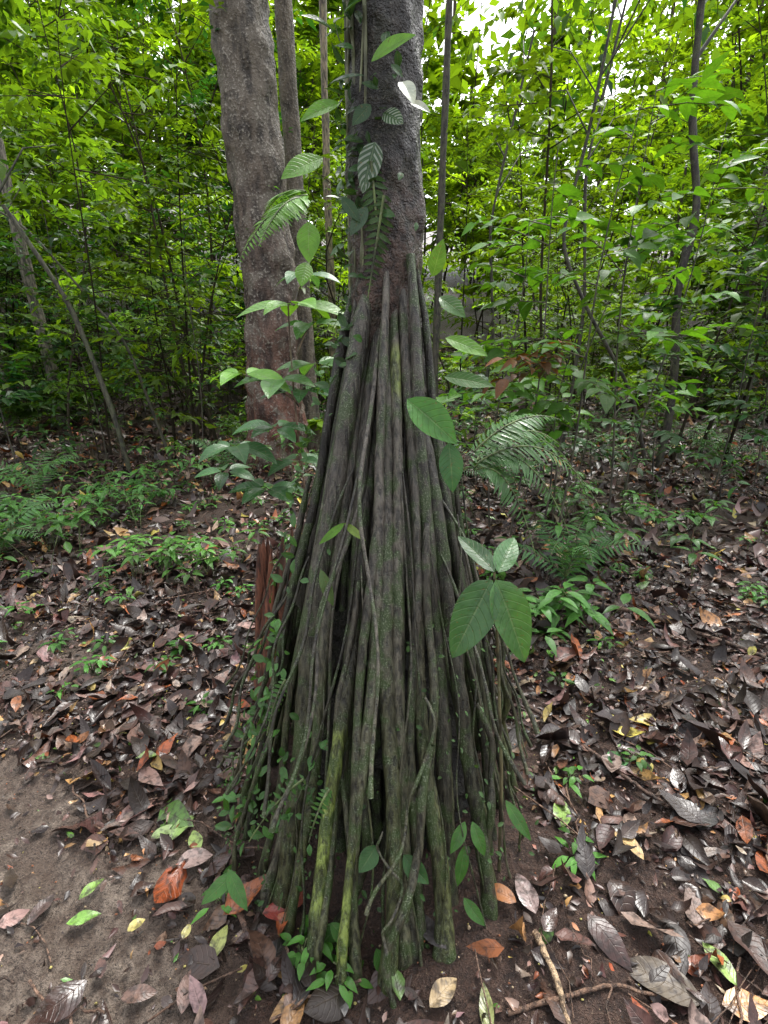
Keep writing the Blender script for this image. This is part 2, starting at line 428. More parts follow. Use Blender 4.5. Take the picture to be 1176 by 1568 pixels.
def sapling_mass(lv, tw, st, n, x0, x1, y0, y1, h0, h1, nsp, leafL, spread=.9, low=.15, sub=3):
    for _ in range(n):
        y = rng.uniform(y0, y1); x = rng.uniform(x0, x1)
        h = rng.uniform(h0, h1); z = float(H(x, y))
        if in_gap(x, y): h = min(h, .34*y)
        b = .32+.48*math.exp(-((x/y-.25)/.28)**2)+.17*rng.normal()+.014*(y-8)  # leaf colour brightened around centre-right, painting in the backlit glow
        s = np.linspace(0, 1, 12)
        lean = rng.normal(0, .15, 2); f1, f2 = rng.uniform(2, 7, 2); p1, p2 = rng.uniform(0, 6, 2)
        wob = rng.normal(0, .04*h, 2)
        path = np.stack([x+lean[0]*h*s**1.5+wob[0]*(np.sin(s*f1+p1)-math.sin(p1)), y+lean[1]*h*s**1.5+wob[1]*(np.sin(s*f2+p2)-math.sin(p2)), z-.05+h*s], -1)
        r = (.004+.004*h)*(1-.8*s)*rng.uniform(.5, 1.3)
        st.add(path, r, A(.042, .036, .026)*rng.uniform(.4, 1.4), 5)
        k = max(3, int(nsp*rng.uniform(.6, 1.3)))
        t = rng.uniform(low, 1, k)**.85
        bp = np.stack([np.interp(t, s, path[:, j]) for j in range(3)], -1)
        th = rng.uniform(0, 6.28, k); el = rng.uniform(-.1, .7, k)
        d = np.stack([np.cos(th), np.sin(th), el], -1)
        ln = spread*rng.uniform(.4, 1.25, k)*(1.15-.6*t)*(.6+h*.09)
        bb = np.repeat(bp, sub, 0)+nrm(np.repeat(d, sub, 0))*(np.repeat(ln, sub)*rng.uniform(.1, .95, k*sub))[:, None]
        dd = np.repeat(d, sub, 0)+rng.normal(0, .6, (k*sub, 3))*A(1, 1, .4)
        tw.prisms(bp, bp+nrm(d)*(ln*.5)[:, None], bp+nrm(d)*ln[:, None], .004+ln*.005, (.045, .038, .028))
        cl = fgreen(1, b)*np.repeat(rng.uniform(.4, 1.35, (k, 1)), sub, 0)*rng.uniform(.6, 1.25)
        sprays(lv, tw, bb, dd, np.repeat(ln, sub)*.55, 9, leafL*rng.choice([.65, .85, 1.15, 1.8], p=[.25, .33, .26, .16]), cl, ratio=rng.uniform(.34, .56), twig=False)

und = empty('rainforest_understory')
lv, tw, st = Leaves(), Tubes(), Tubes()
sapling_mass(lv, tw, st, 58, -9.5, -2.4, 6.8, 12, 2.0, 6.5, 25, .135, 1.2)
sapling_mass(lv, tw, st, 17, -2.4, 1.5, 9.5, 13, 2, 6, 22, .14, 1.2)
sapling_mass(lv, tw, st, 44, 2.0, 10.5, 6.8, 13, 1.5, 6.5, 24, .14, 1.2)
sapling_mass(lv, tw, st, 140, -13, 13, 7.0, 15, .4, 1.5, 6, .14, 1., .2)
lv.build('foliage', TPL_TRI, M_far, und); tw.build('twigs', M_twig, und); st.build('stems', M_twig, und)
lv, tw, st = Leaves(), Tubes(), Tubes()
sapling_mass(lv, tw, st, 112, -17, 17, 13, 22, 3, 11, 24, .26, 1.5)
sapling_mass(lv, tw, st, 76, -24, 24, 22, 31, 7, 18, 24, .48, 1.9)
lv.build('foliage_back', TPL_TRI, M_vfar, und); tw.build('twigs_back', M_twig, und); st.build('stems_back', M_twig, und)

lv = Leaves(); st = Tubes()
for _ in range(90):
    x = rng.uniform(-44, 44); y = rng.uniform(33, 44); z = float(H(x, y)); h = rng.uniform(9, 19)
    if in_gap(x, y): h *= .5
    st.add(np.stack([np.full(4, x), np.full(4, y), z+np.linspace(-.2, h, 4)], -1), .12, (.08, .065, .05), 5)
    n = 190
    q = nrm(rng.normal(0, 1, (n, 3)))*(rng.random((n, 1))**.4)*A(3, 3, h*.42)+A(x, y, z+h*.58)
    lv.add(q, rng.normal(0, 1, (n, 3))*A(1, 1, .5), UP+rng.normal(0, .5, (n, 3)), rng.uniform(.8, 1.3, n), rng.uniform(.4, .7, n), .5, .3, fgreen(1, .7)*rng.uniform(.7, 1.3, (n, 1)))
fr = empty('distant_forest'); lv.build('foliage', TPL_TRI, M_vfar, fr); st.build('trunks', M_twig, fr)

# ---------------------------------------------------------------- bigger trees
def crown(lv, tw, top, R, h, n, leafL=.24, b=.45):
    q = nrm(rng.normal(0, 1, (n, 3)))*(rng.random((n, 1))**.45)*A(R, R, h)+np.asarray(top)
    d = nrm(q-np.asarray(top))+rng.normal(0, .4, (n, 3))
    sprays(lv, tw, q, d, .7, 7, leafL, fgreen(n, b))

def tree(name, pts, radii, col, mat, sides=20, lump=.08, lf=4., crownR=2.5, n_cr=220, limbs=7):
    e = empty(name); T = Tubes()
    pts = np.asarray(pts, float); n = 260 if sides > 18 else 44
    s0 = np.linspace(0, 1, len(pts)); s = np.linspace(0, 1, n)
    path = np.stack([np.interp(s, s0, pts[:, j]) for j in range(3)], -1)
    for _ in range(6): path[1:-1] = (path[:-2]+path[1:-1]*2+path[2:])/4
    rad = np.interp(s, s0, radii)
    if np.ndim(col) == 2: col = np.stack([np.interp(s, s0, np.asarray(col)[:, j]) for j in range(3)], -1)
    T.add(path, rad, col, sides, lump, lf, .6)
    top = path[-1]; lvv, tww = Leaves(), Tubes()
    for k in range(limbs):
        th = k*2.4+rng.random(); b0 = path[int(n*(.72+.26*k/limbs))]
        e1 = b0+A(math.cos(th), math.sin(th), .9)*crownR*rng.uniform(.4, .8)
        mid = (b0+e1)/2+A(0, 0, .2)
        T.add(np.stack([b0, b0*.6+mid*.4, mid, e1]), np.array([1, .8, .6, .25])*radii[-1]*.8, col if np.ndim(col) == 1 else col[-1], 7)
    crown(lvv, tww, top+A(0, 0, .6), crownR, crownR*.6, n_cr)
    T.build('trunk', mat, e); lvv.build('crown_foliage', TPL_TRI, M_far, e); tww.build('crown_twigs', M_twig, e)
    return e

tree('forest_tree', [(-1.36, 6.5, -.2), (-1.37, 6.5, .3), (-1.36, 6.5, 1.0), (-1.33, 6.5, 2.3), (-1.40, 6.5, 3.6), (-1.46, 6.5, 4.9), (-1.6, 6.4, 8), (-1.6, 6.4, 14)],
     [.50, .38, .32, .30, .29, .29, .26, .2],
     [(.09, .030, .018), (.09, .032, .02), (.08, .038, .026), (.068, .050, .04), (.075, .063, .05), (.08, .07, .055), (.1, .08, .065), (.1, .08, .065)], M_big, 80, .13, 6, 2.6, 80)
tree('forest_tree', [(-1.02, 7.2, -.1), (-1.06, 7.2, 2), (-1.12, 7.2, 5), (-1.2, 7.2, 11)], [.14, .11, .10, .07], (.10, .085, .065), M_big, 18, .08, 5, 2, 40, 5)
def gz(x, y): return float(H(x, y))-.1
slim = [
 ([(.78, 8.2, 0), (.80, 8.2, 3), (.83, 8.2, 6), (.9, 8.2, 10)], .06, (.040, .035, .027)),
 ([(3.45, 6.3, 0), (3.50, 6.3, 1.0), (3.30, 6.3, 2.2), (3.42, 6.3, 2.9), (3.15, 6.3, 3.8), (3.05, 6.3, 5.2), (3.2, 6.7, 9)], .05, (.022, .018, .015)),
 ([(-3.15, 6.2, 0), (-3.25, 6.2, .8), (-3.52, 6.2, 1.97), (-4.1, 6.1, 3.15), (-5.2, 6.1, 4.6)], .034, (.035, .034, .02)),
 ([(-2.9, 6.9, 0), (-3.3, 6.9, 1.6), (-4.3, 6.9, 2.9), (-5.6, 6.9, 3.6)], .020, (.04, .036, .024)),
 ([(-.9, 9.8, 0), (-.95, 9.8, 4), (-.9, 9.8, 10)], .08, (.15, .12, .08)),
 ([(-5.9, 9.5, 0), (-6.1, 9.5, 4), (-6.0, 9.5, 11)], .11, (.11, .095, .08)),
 ([(6.6, 9.6, 0), (6.7, 9.6, 4), (6.3, 9.6, 11)], .10, (.030, .024, .02)),
 ([(3.3, 6.2, 0), (2.95, 6.2, 1.0), (2.3, 6.2, 1.9), (1.9, 6.2, 2.6), (2.1, 6.2, 3.6), (2.3, 6.3, 5.2)], .024, (.024, .02, .016)),
 ([(1.5, 8.5, 0), (1.75, 8.6, 1.6), (1.55, 8.5, 3.2), (2.0, 8.5, 5.5)], .028, (.035, .03, .024)),
 ([(2.6, 7.4, 0), (2.7, 7.4, 2), (2.5, 7.4, 3.6), (2.8, 7.4, 5.5)], .026, (.026, .022, .018)),
 ([(-8.6, 12, 0), (-8.5, 12, 4), (-8.6, 12, 12)], .18, (.12, .10, .08)),
 ([(8.3, 12.5, 0), (8.1, 12.5, 5), (8.6, 12.5, 12)], .14, (.06, .05, .04)),
]
for pts, r, c in slim:
    pts = np.array(pts); pts[0, 2] = gz(pts[0, 0], pts[0, 1])
    tree('slender_tree', pts, np.linspace(r, r*.55, len(pts)), c, M_stem, 10, .2, 6, 1.3, 22, 4)
lv, tw = Leaves(), Tubes()
crown(lv, tw, (CX, CY+.3, 12.3), 2.0, 1.2, 60)
lv.build('crown_foliage', TPL_TRI, M_far, hero); tw.build('crown_twigs', M_twig, hero)

# ---------------------------------------------------------------- near plants
def leafpair(lv, base, tip, W, nz=(0, -.6, .8), bend=.3, fold=.25, col=(.05, .13, .02)):
    base = A(*base); tip = A(*tip); d = tip-base
    lv.add(base, d, A(*nz), np.linalg.norm(d)*1.03, W, bend, fold, col)

def frond(lv, tb, p0, p1, sag, n, ll, col, wr=.2, up=(0, -.3, 1)):
    p0 = A(*p0); p1 = A(*p1); t = np.linspace(0, 1, n)
    path = p0+(p1-p0)*t[:, None]+UP*(sag*4*t*(1-t))[:, None]
    tb.add(path, .003*(1-.7*t)+.0006, (.07, .10, .03), 5)
    T = nrm(np.gradient(path, axis=0)); U = A(*up); S = nrm(np.cross(T, U)); Nn = np.cross(S, T)
    prof = np.clip(np.sin(np.pi*(.12+.88*t)**.75), .08, 1)
    for sg in (1, -1):
        D = S*sg+T*.45-Nn*.12+rng.normal(0, .06, (n, 3))
        L = ll*prof*rng.uniform(.85, 1.1, n)
        lv.add(path, D, Nn+rng.normal(0, .12, (n, 3)), L, np.maximum(L*wr, .005), .4, .15, np.asarray(col)*rng.uniform(.75, 1.25, (n, 1)))

climb = empty('climbing_vine')
L1, P1, TB, WH = Leaves(), Leaves(), Tubes(), Leaves()
G1 = (.11, .27, .02); G2 = (.045, .13, .02); G3 = (.025, .07, .022)
leafpair(L1, (-.028, 1.36, 2.17), (.055, 1.30, 2.20), .042, (0, -.9, .5), .3, .3, G1)
leafpair(L1, (-.10, 1.40, 2.11), (-.185, 1.36, 2.075), .042, (.1, -.8, .6), .3, .3, G1)
leafpair(L1, (-.13, 1.42, 2.15), (-.05, 1.36, 2.16), .028, (0, -.6, .7), .3, .3, G3)
leafpair(L1, (-.145, 1.42, 2.01), (-.235, 1.36, 1.965), .06, (0, -.8, .5), .3, .15, G1)
leafpair(L1, (-.185, 1.42, 1.875), (-.185, 1.38, 1.785), .058, (0, -1, .2), .2, .1, G1)
leafpair(L1, (-.195, 1.42, 1.785), (-.205, 1.38, 1.73), .045, (0, -1, .2), .2, .1, G1)
leafpair(L1, (-.09, 1.40, 2.27), (-.02, 1.36, 2.30), .035, (0, -.6, .7), .3, .3, G2)
leafpair(L1, (-.11, 1.40, 2.24), (-.17, 1.36, 2.26), .035, (0, -.6, .7), .3, .3, G3)
leafpair(P1, (-.02, 1.385, 2.03), (-.05, 1.36, 1.93), .055, (0, -1, .25), .3, .1, G3)
leafpair(P1, (.0, 1.38, 2.085), (.04, 1.35, 2.06), .04, (0, -1, .3), .3, .1, G3)
leafpair(L1, (-.04, 1.385, 1.90), (-.08, 1.36, 1.84), .035, (0, -1, .3), .3, .1, (.05, .10, .05))
leafpair(L1, (-.10, 1.39, 1.92), (-.06, 1.36, 1.87), .03, (0, -1, .3), .3, .1, G3)
leafpair(L1, (-.03, 1.38, 2.10), (-.07, 1.36, 2.06), .035, (0, -1, .3), .3, .1, G3)
leafpair(WH, (.04, 1.375, 2.14), (.065, 1.33, 2.095), .036, (.1, -.9, .5), .4, .3, (.55, .58, .50))
leafpair(WH, (.06, 1.37, 2.10), (.10, 1.34, 2.08), .022, (.1, -.9, .5), .4, .3, (.5, .52, .46))
leafpair(L1, (.13, 1.5, 1.76), (.15, 1.46, 1.84), .045, (0, -1, .2), .2, .1, (.09, .2, .04))
leafpair(L1, (.15, 1.5, 1.71), (.215, 1.45, 1.665), .05, (0, -.8, .5), .3, .2, G2)
leafpair(L1, (.17, 1.5, 1.605), (.28, 1.45, 1.57), .05, (0, -.8, .6), .3, .15, G1)
leafpair(L1, (.17, 1.5, 1.50), (.30, 1.45, 1.49), .05, (0, -.8, .6), .3, .15, G2)
leafpair(L1, (.055, 1.25, 1.465), (.175, 1.20, 1.375), .085, (.1, -.9, .5), .3, .3, (.05, .175, .02))
leafpair(L1, (.16, 1.25, 1.36), (.17, 1.20, 1.25), .06, (0, -1, .2), .3, .2, (.035, .12, .03))
leafpair(L1, (-.16, 1.18, 1.05), (-.13, 1.15, .96), .03, (0, -1, .3), .3, .2, (.10, .17, .05))
leafpair(L1, (-.10, 1.22, 1.16), (-.16, 1.18, 1.12), .02, (0, -1, .3), .3, .2, G1)
leafpair(L1, (-.10, 1.22, 1.16), (-.05, 1.18, 1.13), .02, (0, -1, .3), .3, .2, (.2, .3, .05))
leafpair(L1, (-.02, .98, .36), (-.06, .93, .33), .05, (0, -1, .5), .3, .2, (.04, .11, .03))
leafpair(L1, (.05, .97, .34), (.11, .92, .30), .05, (0, -1, .5), .3, .2, (.04, .12, .03))
for (a, c) in [((.22, 1.05, .36), (.18, 1.0, .30)), ((.24, 1.05, .36), (.27, 1.0, .29)), ((.22, 1.03, .30), (.20, .98, .2)), ((.34, 1.1, .38), (.40, 1.03, .31)), ((.22, 1.0, .14), (.27, .95, .1))]:
    leafpair(L1, a, c, .035, (0, -1, .5), .3, .2, (.06, .17, .03))
for (a, c) in [((-.42, 1.0, .25), (-.36, .93, .19)), ((-.40, 1.0, .24), (-.48, .94, .2)), ((-.12, .95, .12), (-.17, .92, .07)), ((-.02, .90, .1), (.01, .87, .03)), ((-.14, .93, .15), (-.08, .9, .1))]:
    leafpair(L1, a, c, .04, (0, -.8, .8), .3, .2, (.06, .17, .03))
for s0 in range(6):
    z = np.linspace(1.1+s0*.08, 2.7, 70); a = -.75+.32*np.sin(z*3+s0*1.3)-.12*s0
    TB.add(np.stack([CX+.102*np.sin(a), CY-.102*np.cos(a), z], -1), .003+.0015*(s0 % 3), (.10, .11, .06), 6, .3, 30)
def hug(lv, n, zlo, zhi, a0, asd, l0, l1, col):
    z = rng.uniform(zlo, zhi, n)
    R = np.interp(z, [0, .53, .91, 1.28, 1.7, 3], [.58, .44, .33, .235, .115, .092])+.01
    a = a0+rng.normal(0, asd, n)
    P = np.stack([CX-.02*(1.7-np.minimum(z, 1.7))+R*np.sin(a), CY-R*np.cos(a), z], -1)
    out = np.stack([np.sin(a), -np.cos(a), 0*a+.3], -1)
    D = out*.5+rng.normal(0, .6, (n, 3))+A(0, 0, -.2)
    Ls = rng.uniform(l0, l1, n)
    lv.add(P, D, out+UP*.6+rng.normal(0, .3, (n, 3)), Ls, Ls*.5, .4, .2, np.asarray(col)*rng.uniform(.6, 1.5, (n, 1)))
hug(L1, 110, 1.45, 2.45, -1.05, .28, .02, .055, (.035, .095, .022))
hug(L1, 30, 1.85, 2.25, -.4, .35, .02, .045, (.03, .08, .022))
hug(L1, 80, .9, 1.6, -1.25, .2, .018, .045, (.045, .12, .03))
hug(L1, 110, .15, .85, -.98, .18, .02, .055, (.055, .15, .03))
hug(L1, 30, .3, .65, -.5, .1, .02, .04, (.05, .14, .03))
hug(L1, 200, .05, .5, -.7, .5, .008, .024, (.05, .12, .03))
hug(L1, 120, .05, .9, .7, .5, .008, .024, (.05, .11, .03))
L1.build('leaves', TPL_HI, M_near, climb); P1.build('variegated_leaves', TPL_OV, M_pat, climb); WH.build('pale_leaves', TPL_OV, M_pat, climb); TB.build('stems', M_stem, climb)

cf = empty('climbing_fern'); lv, tb = Leaves(), Tubes()
frond(lv, tb, (-.03, 1.375, 1.99), (-.01, 1.385, 1.80), .0, 14, .04, (.05, .12, .03), .3, (0, -1, .1))
frond(lv, tb, (.0, 1.37, 1.92), (-.04, 1.38, 1.70), .0, 15, .04, (.045, .10, .025), .3, (0, -1, .1))
for (a, c, l) in [((-.20, 1.0, .56), (-.34, .96, .40), .028), ((-.13, .95, .58), (-.18, .91, .46), .025), ((-.25, 1.1, .78), (-.30, 1.06, .64), .025)]:
    frond(lv, tb, a, c, .02, 11, l, (.06, .16, .035), .4, (0, -.9, .5))
lv.build('fronds', TPL_MID, M_near, cf); tb.build('rachis', M_stem, cf)

def fern(name, fr, col, ll, n=26):
    e = empty(name); lv, tb = Leaves(), Tubes()
    for p0, p1, sag in fr: frond(lv, tb, p0, p1, sag, n, ll, col, .16)
    lv.build('fronds', TPL_MID, M_near, e); tb.build('rachis', M_stem, e)
fern('fern', [((-.235, 1.8, 2.02), (-.45, 1.7, 1.80), .05), ((-.24, 1.8, 2.03), (-.40, 1.9, 1.98), .03), ((-.24, 1.8, 2.01), (-.36, 1.65, 1.86), .04)], (.11, .27, .02), .09, 30)
fern('fern', [((.29, 1.62, 1.26), (.58, 1.7, 1.35), .05), ((.30, 1.62, 1.22), (.78, 1.75, 1.02), .13), ((.30, 1.62, 1.2), (.50, 1.55, .92), .10),
              ((.30, 1.65, 1.22), (.70, 1.9, 1.18), .10), ((.30, 1.65, 1.22), (.62, 1.6, .98), .12), ((.3, 1.65, 1.2), (.85, 2.0, .95), .18)], (.06, .16, .04), .085)

def whorl(lv, c, n, L, W, col, tilt=.1, start=0., nz=(0, -.35, 1)):
    for k in range(n):
        th = start+k*6.283/n+rng.normal(0, .15)
        d = A(math.cos(th), math.sin(th), tilt+rng.normal(0, .1))
        l = L*rng.uniform(.75, 1.1)
        lv.add(A(*c)+d*.02, d, A(*nz), l, W*l/L, rng.uniform(.4, .9), .25, np.asarray(col)*rng.uniform(.7, 1.3))
def sapling(name, base, wh, col, L, W, r=.006, stemcol=(.09, .06, .04)):
    e = empty(name); lv, tb = Leaves(), Tubes()
    b = A(base[0], base[1], gz(base[0], base[1]))
    top = A(*wh[0][0])
    t = np.linspace(0, 1, 12)[:, None]
    path = b+(top-b)*t+A(.02, .02, 0)*np.sin(t*5)
    tb.add(path, r*(1.3-.8*t[:, 0]), stemcol, 7, .1, 30)
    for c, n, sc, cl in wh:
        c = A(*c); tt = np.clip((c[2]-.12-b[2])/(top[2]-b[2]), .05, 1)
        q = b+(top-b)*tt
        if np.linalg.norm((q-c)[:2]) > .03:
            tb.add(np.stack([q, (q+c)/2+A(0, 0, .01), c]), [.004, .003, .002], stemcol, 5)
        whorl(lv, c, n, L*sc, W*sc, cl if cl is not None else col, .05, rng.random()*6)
    lv.build('leaves', TPL_HI, M_near, e); tb.build('stem', M_stem, e)
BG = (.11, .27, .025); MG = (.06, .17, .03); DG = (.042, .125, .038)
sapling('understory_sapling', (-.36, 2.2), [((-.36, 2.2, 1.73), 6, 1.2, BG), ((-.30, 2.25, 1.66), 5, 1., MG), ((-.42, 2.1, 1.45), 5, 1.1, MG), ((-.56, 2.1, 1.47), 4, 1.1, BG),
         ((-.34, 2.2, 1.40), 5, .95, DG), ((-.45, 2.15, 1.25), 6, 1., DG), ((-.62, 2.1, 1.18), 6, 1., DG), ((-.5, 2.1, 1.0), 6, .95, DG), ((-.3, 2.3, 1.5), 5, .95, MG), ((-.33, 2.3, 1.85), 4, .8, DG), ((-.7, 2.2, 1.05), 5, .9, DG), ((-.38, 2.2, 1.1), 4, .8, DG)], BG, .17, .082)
e = empty('broadleaf_seedling'); lv, tb = Leaves(), Tubes()
leafpair(lv, (.252, 1.09, 1.065), (.158, 1.02, .895), .098, (-.1, -.85, .6), .35, .35, (.055, .14, .045))
leafpair(lv, (.262, 1.09, 1.065), (.345, 1.02, .88), .095, (.1, -.85, .6), .35, .35, (.07, .175, .045))
leafpair(lv, (.26, 1.10, 1.08), (.19, 1.22, 1.14), .05, (0, -.6, .9), .3, .3, (.04, .09, .035))
leafpair(lv, (.27, 1.10, 1.08), (.33, 1.2, 1.14), .055, (0, -.6, .9), .3, .3, (.05, .14, .04))
leafpair(lv, (.255, 1.12, 1.0), (.22, 1.1, .87), .05, (0, -1, .3), .3, .2, (.035, .08, .03))
tb.add(np.array([(.36, 1.15, -.02), (.34, 1.16, .4), (.30, 1.15, .8), (.26, 1.10, 1.08)]), [.006, .005, .004, .003], (.09, .08, .04), 7)
lv.build('leaves', TPL_OV, M_near, e, .012); tb.build('stem', M_stem, e)

def shrub(items, Ls, col, name='broadleaf_shrub', kk=13, tlo=.3, ratio=.42):
    e = empty(name); lv, tb = Leaves(), Tubes()
    for k, (bx, by, h, ln) in enumerate(items):
        b = A(bx, by, gz(bx, by)); s = np.linspace(0, 1, 14)
        path = b+np.stack([ln*s**1.5+.05*np.sin(s*6+k), .03*np.sin(s*5), h*s], -1)
        tb.add(path, .010*(1-.75*s), (.040, .034, .025), 6)
        t = rng.uniform(tlo, 1, kk); bp = np.stack([np.interp(t, s, path[:, j]) for j in range(3)], -1)
        th = rng.uniform(0, 6.28, kk); d = np.stack([np.cos(th), np.sin(th)*.8, rng.uniform(.0, .6, kk)], -1)
        sprays(lv, tb, bp, d, rng.uniform(.35, .75, kk), 9, Ls, np.array(col)*rng.uniform(.5, 1.2, (kk, 1)), .2, ratio, True, .3)
    lv.build('leaves', TPL_MID, M_mid, e); tb.build('stems', M_stem, e)
shrub([(1.35, 3.8, 3.1, .25), (1.9, 4.2, 3.3, -.1), (1.5, 4.4, 2.6, .4), (.95, 4.3, 2.6, .1), (2.3, 4.6, 3.2, .3), (1.1, 4.0, 2.9, .1)], .17, (.075, .21, .02), ratio=.5)
shrub([(3.6, 5.4, 2.9, .2), (4.3, 5.8, 3.4, -.2), (3.0, 5.6, 2.2, .1), (4.9, 6.2, 2.6, .1)], .17, (.03, .10, .025), 'broadleaf_shrub', 16)
shrub([(-2.4, 6.6, 3.4, .2), (-3.8, 6.8, 3.4, -.2), (-4.6, 6.2, 3.0, .1), (-5.2, 6.4, 3.8, .1), (-5.0, 5.8, 2.2, .1)], .14, (.035, .12, .02), 'broadleaf_shrub', 18)
shrub([(.6, 5.2, 1.2, .1), (1.0, 5.6, 1.4, .1), (2.4, 5.8, 1.3, .1), (3.4, 4.9, 1.1, .1), (2.0, 5.0, 1.2, -.1), (4.2, 5.0, 1.3, -.1)], .15, DG, 'broadleaf_shrub', 9, .3)
shrub([(1.25, 3.9, 1.75, .15)], .15, (.16, .06, .02), 'red_leaved_sapling', 5, .8)

def herbs(name, pts, Ls, col, hgt=.22):
    e = empty(name); lv, tb = Leaves(), Tubes()
    for (x, y) in pts:
        z = float(H(x, y)); nb = rng.integers(2, 5)
        for q in range(nb):
            th = rng.uniform(0, 6.28); h = hgt*rng.uniform(.5, 1.3)
            p = A(x, y, z); c = p+A(math.cos(th)*h*.5, math.sin(th)*h*.5, h)
            tb.add(np.stack([p, (p+c)/2+A(0, 0, .03), c]), .0025, (.07, .09, .03), 4)
            whorl(lv, c, rng.integers(3, 6), Ls*rng.uniform(.7, 1.2), Ls*.36, np.asarray(col)*rng.uniform(.6, 1.4), .05, rng.random()*6, (0, 0, 1))
    lv.build('leaves', TPL_MID, M_mid, e); tb.build('stems', M_stem, e)
def scatter(cx, cy, sx, sy, n): return np.stack([rng.normal(cx, sx, n), rng.normal(cy, sy, n)], -1)
herbs('seedling_patch', scatter(-1.35, 3.1, .28, .2, 12), .11, (.08, .21, .035))
herbs('seedling_patch', scatter(-2.7, 4.9, .5, .4, 18), .12, (.07, .20, .045))
herbs('seedling_patch', scatter(-3.0, 3.9, .35, .4, 22), .15, (.06, .17, .03), .3)
herbs('seedling_patch', scatter(.85, 2.45, .18, .2, 8), .15, (.07, .19, .04))
herbs('seedling_patch', scatter(1.6, 4.0, .5, .4, 18), .14, (.06, .17, .035), .3)
herbs('seedling_patch', scatter(2.5, 4.2, .3, .3, 6), .13, (.07, .21, .035), .2)
herbs('seedling_patch', scatter(4.2, 5.2, .4, .4, 5), .14, (.13, .3, .04), .35)
herbs('seedling_patch', [(.98, 1.62), (-.47, 1.06), (.62, 1.2), (-.1, .86), (-.22, .92), (.85, 2.1), (-.9, 2.4), (-1.1, 2.2), (1.2, 2.4), (.7, 1.5), (-.8, 1.9), (-1.5, 2.0)], .06, (.07, .2, .03), .05)
herbs('seedling_patch', np.stack([rng.uniform(-3.4, 3.4, 120), rng.uniform(2.0, 5.5, 120)], -1), .07, (.07, .21, .035), .07)
herbs('seedling_patch', scatter(-1.2, 5.2, .6, .5, 16), .13, (.06, .16, .03), .4)
herbs('seedling_patch', np.stack([rng.uniform(-8, 8, 190), rng.uniform(5.0, 11, 190)], -1), .14, (.06, .17, .035), .35)
for (x, y, R, n, c) in [(-3.0, 3.7, .6, 9, (.06, .17, .04)), (-3.7, 5.2, .6, 8, (.06, .17, .04)), (1.25, 3.2, .5, 7, (.05, .15, .04)), (4.6, 7, .7, 8, (.06, .16, .045)), (-1.9, 6.0, .5, 7, (.06, .16, .045)), (1.3, 5.6, .6, 8, (.05, .14, .045))]:
    z = float(H(x, y))
    fern('fern', [((x, y, z+.05), (x+R*rng.uniform(.8, 1.2)*math.cos(k*6.28/n+.3+rng.normal(0, .2)), y+R*math.sin(k*6.28/n+.3), z+.10+.3*rng.random()), rng.uniform(.12, .22)) for k in range(n)], c, .13, 20)

# ---------------------------------------------------------------- individual fallen leaves
fl = Leaves()
def fallen(x, y, deg, L, W, col, bend=.3, fold=.2, tx=0, ty=-.1):
    th = math.radians(deg); z = float(H(x, y))+.03
    d = A(math.cos(th), math.sin(th), .05); fl.add(A(x, y, z)-d*L/2, d, A(tx, ty, 1), L, W, bend, fold, col)
fallen(-.60, 1.19, 20, .11, .065, (.27, .19, .17)); fallen(.34, 1.07, 150, .10, .05, (.26, .10, .03)); fallen(.42, 1.08, 100, .13, .06, (.22, .16, .15))
fallen(.80, 1.26, 110, .15, .05, (.38, .25, .10)); fallen(.62, 1.36, 75, .14, .06, (.16, .26, .05)); fallen(.93, 1.62, 60, .12, .08, (.03, .13, .03))
fallen(.90, .92, 100, .12, .05, (.22, .33, .08)); fallen(1.1, 1.36, 15, .24, .10, (.02, .018, .018)); fallen(.72, .88, 150, .20, .09, (.08, .06, .04))
fallen(-.29, .91, 60, .16, .05, (.015, .013, .013), .5, .5); fallen(-.2, .86, 80, .14, .05, (.02, .017, .018), .5, .5); fallen(-.1, .84, 95, .12, .035, (.16, .15, .15))
fallen(-.68, 1.3, 70, .12, .05, (.17, .27, .07)); fallen(-.62, 1.25, 120, .10, .045, (.2, .28, .08)); fallen(-.73, 1.28, 30, .09, .04, (.2, .28, .1))
fallen(-1.95, 2.75, 5, .16, .08, (.42, .40, .14)); fallen(-.88, 1.1, 60, .08, .03, (.17, .30, .05)); fallen(-.86, 1.02, 20, .09, .035, (.15, .3, .05))
fallen(1.0, 1.85, 10, .10, .04, (.40, .33, .06)); fallen(-1.05, 1.5, 0, .07, .03, (.45, .34, .05)); fallen(1.35, 1.9, 60, .3, .12, (.03, .02, .018)); fallen(1.5, 2.3, 100, .28, .12, (.04, .024, .02))
fallen(-1.1, 1.95, 70, .26, .11, (.08, .045, .04)); fallen(-.8, 2.0, 40, .2, .09, (.10, .06, .05)); fallen(.75, 1.75, 120, .22, .1, (.04, .024, .02)); fallen(-.45, .95, 80, .1, .04, (.3, .33, .1))
fallen(.15, .83, 40, .1, .05, (.32, .23, .12)); fallen(.12, .97, 130, .14, .05, (.05, .045, .045)); fallen(.25, .80, 85, .12, .035, (.18, .2, .07))
fallen(-.3, 1.02, 10, .09, .05, (.22, .04, .03)); fallen(-.25, 1.05, 60, .07, .04, (.2, .05, .03))
fallen(-.7, 1.0, 45, .05, .03, (.40, .34, .10)); fallen(-.55, .98, 80, .04, .025, (.42, .38, .14)); fallen(-.95, 1.25, 20, .07, .035, (.3, .2, .1))
fallen(-.75, .9, 120, .06, .03, (.10, .05, .04)); fallen(-.62, .84, 10, .09, .04, (.14, .08, .06)); fallen(-1.0, 1.05, 80, .10, .04, (.06, .035, .03)); fallen(-.5, .85, 95, .11, .045, (.18, .11, .09))
fl.build('fallen_leaf_scatter', TPL_HI, M_lit, None, .03)

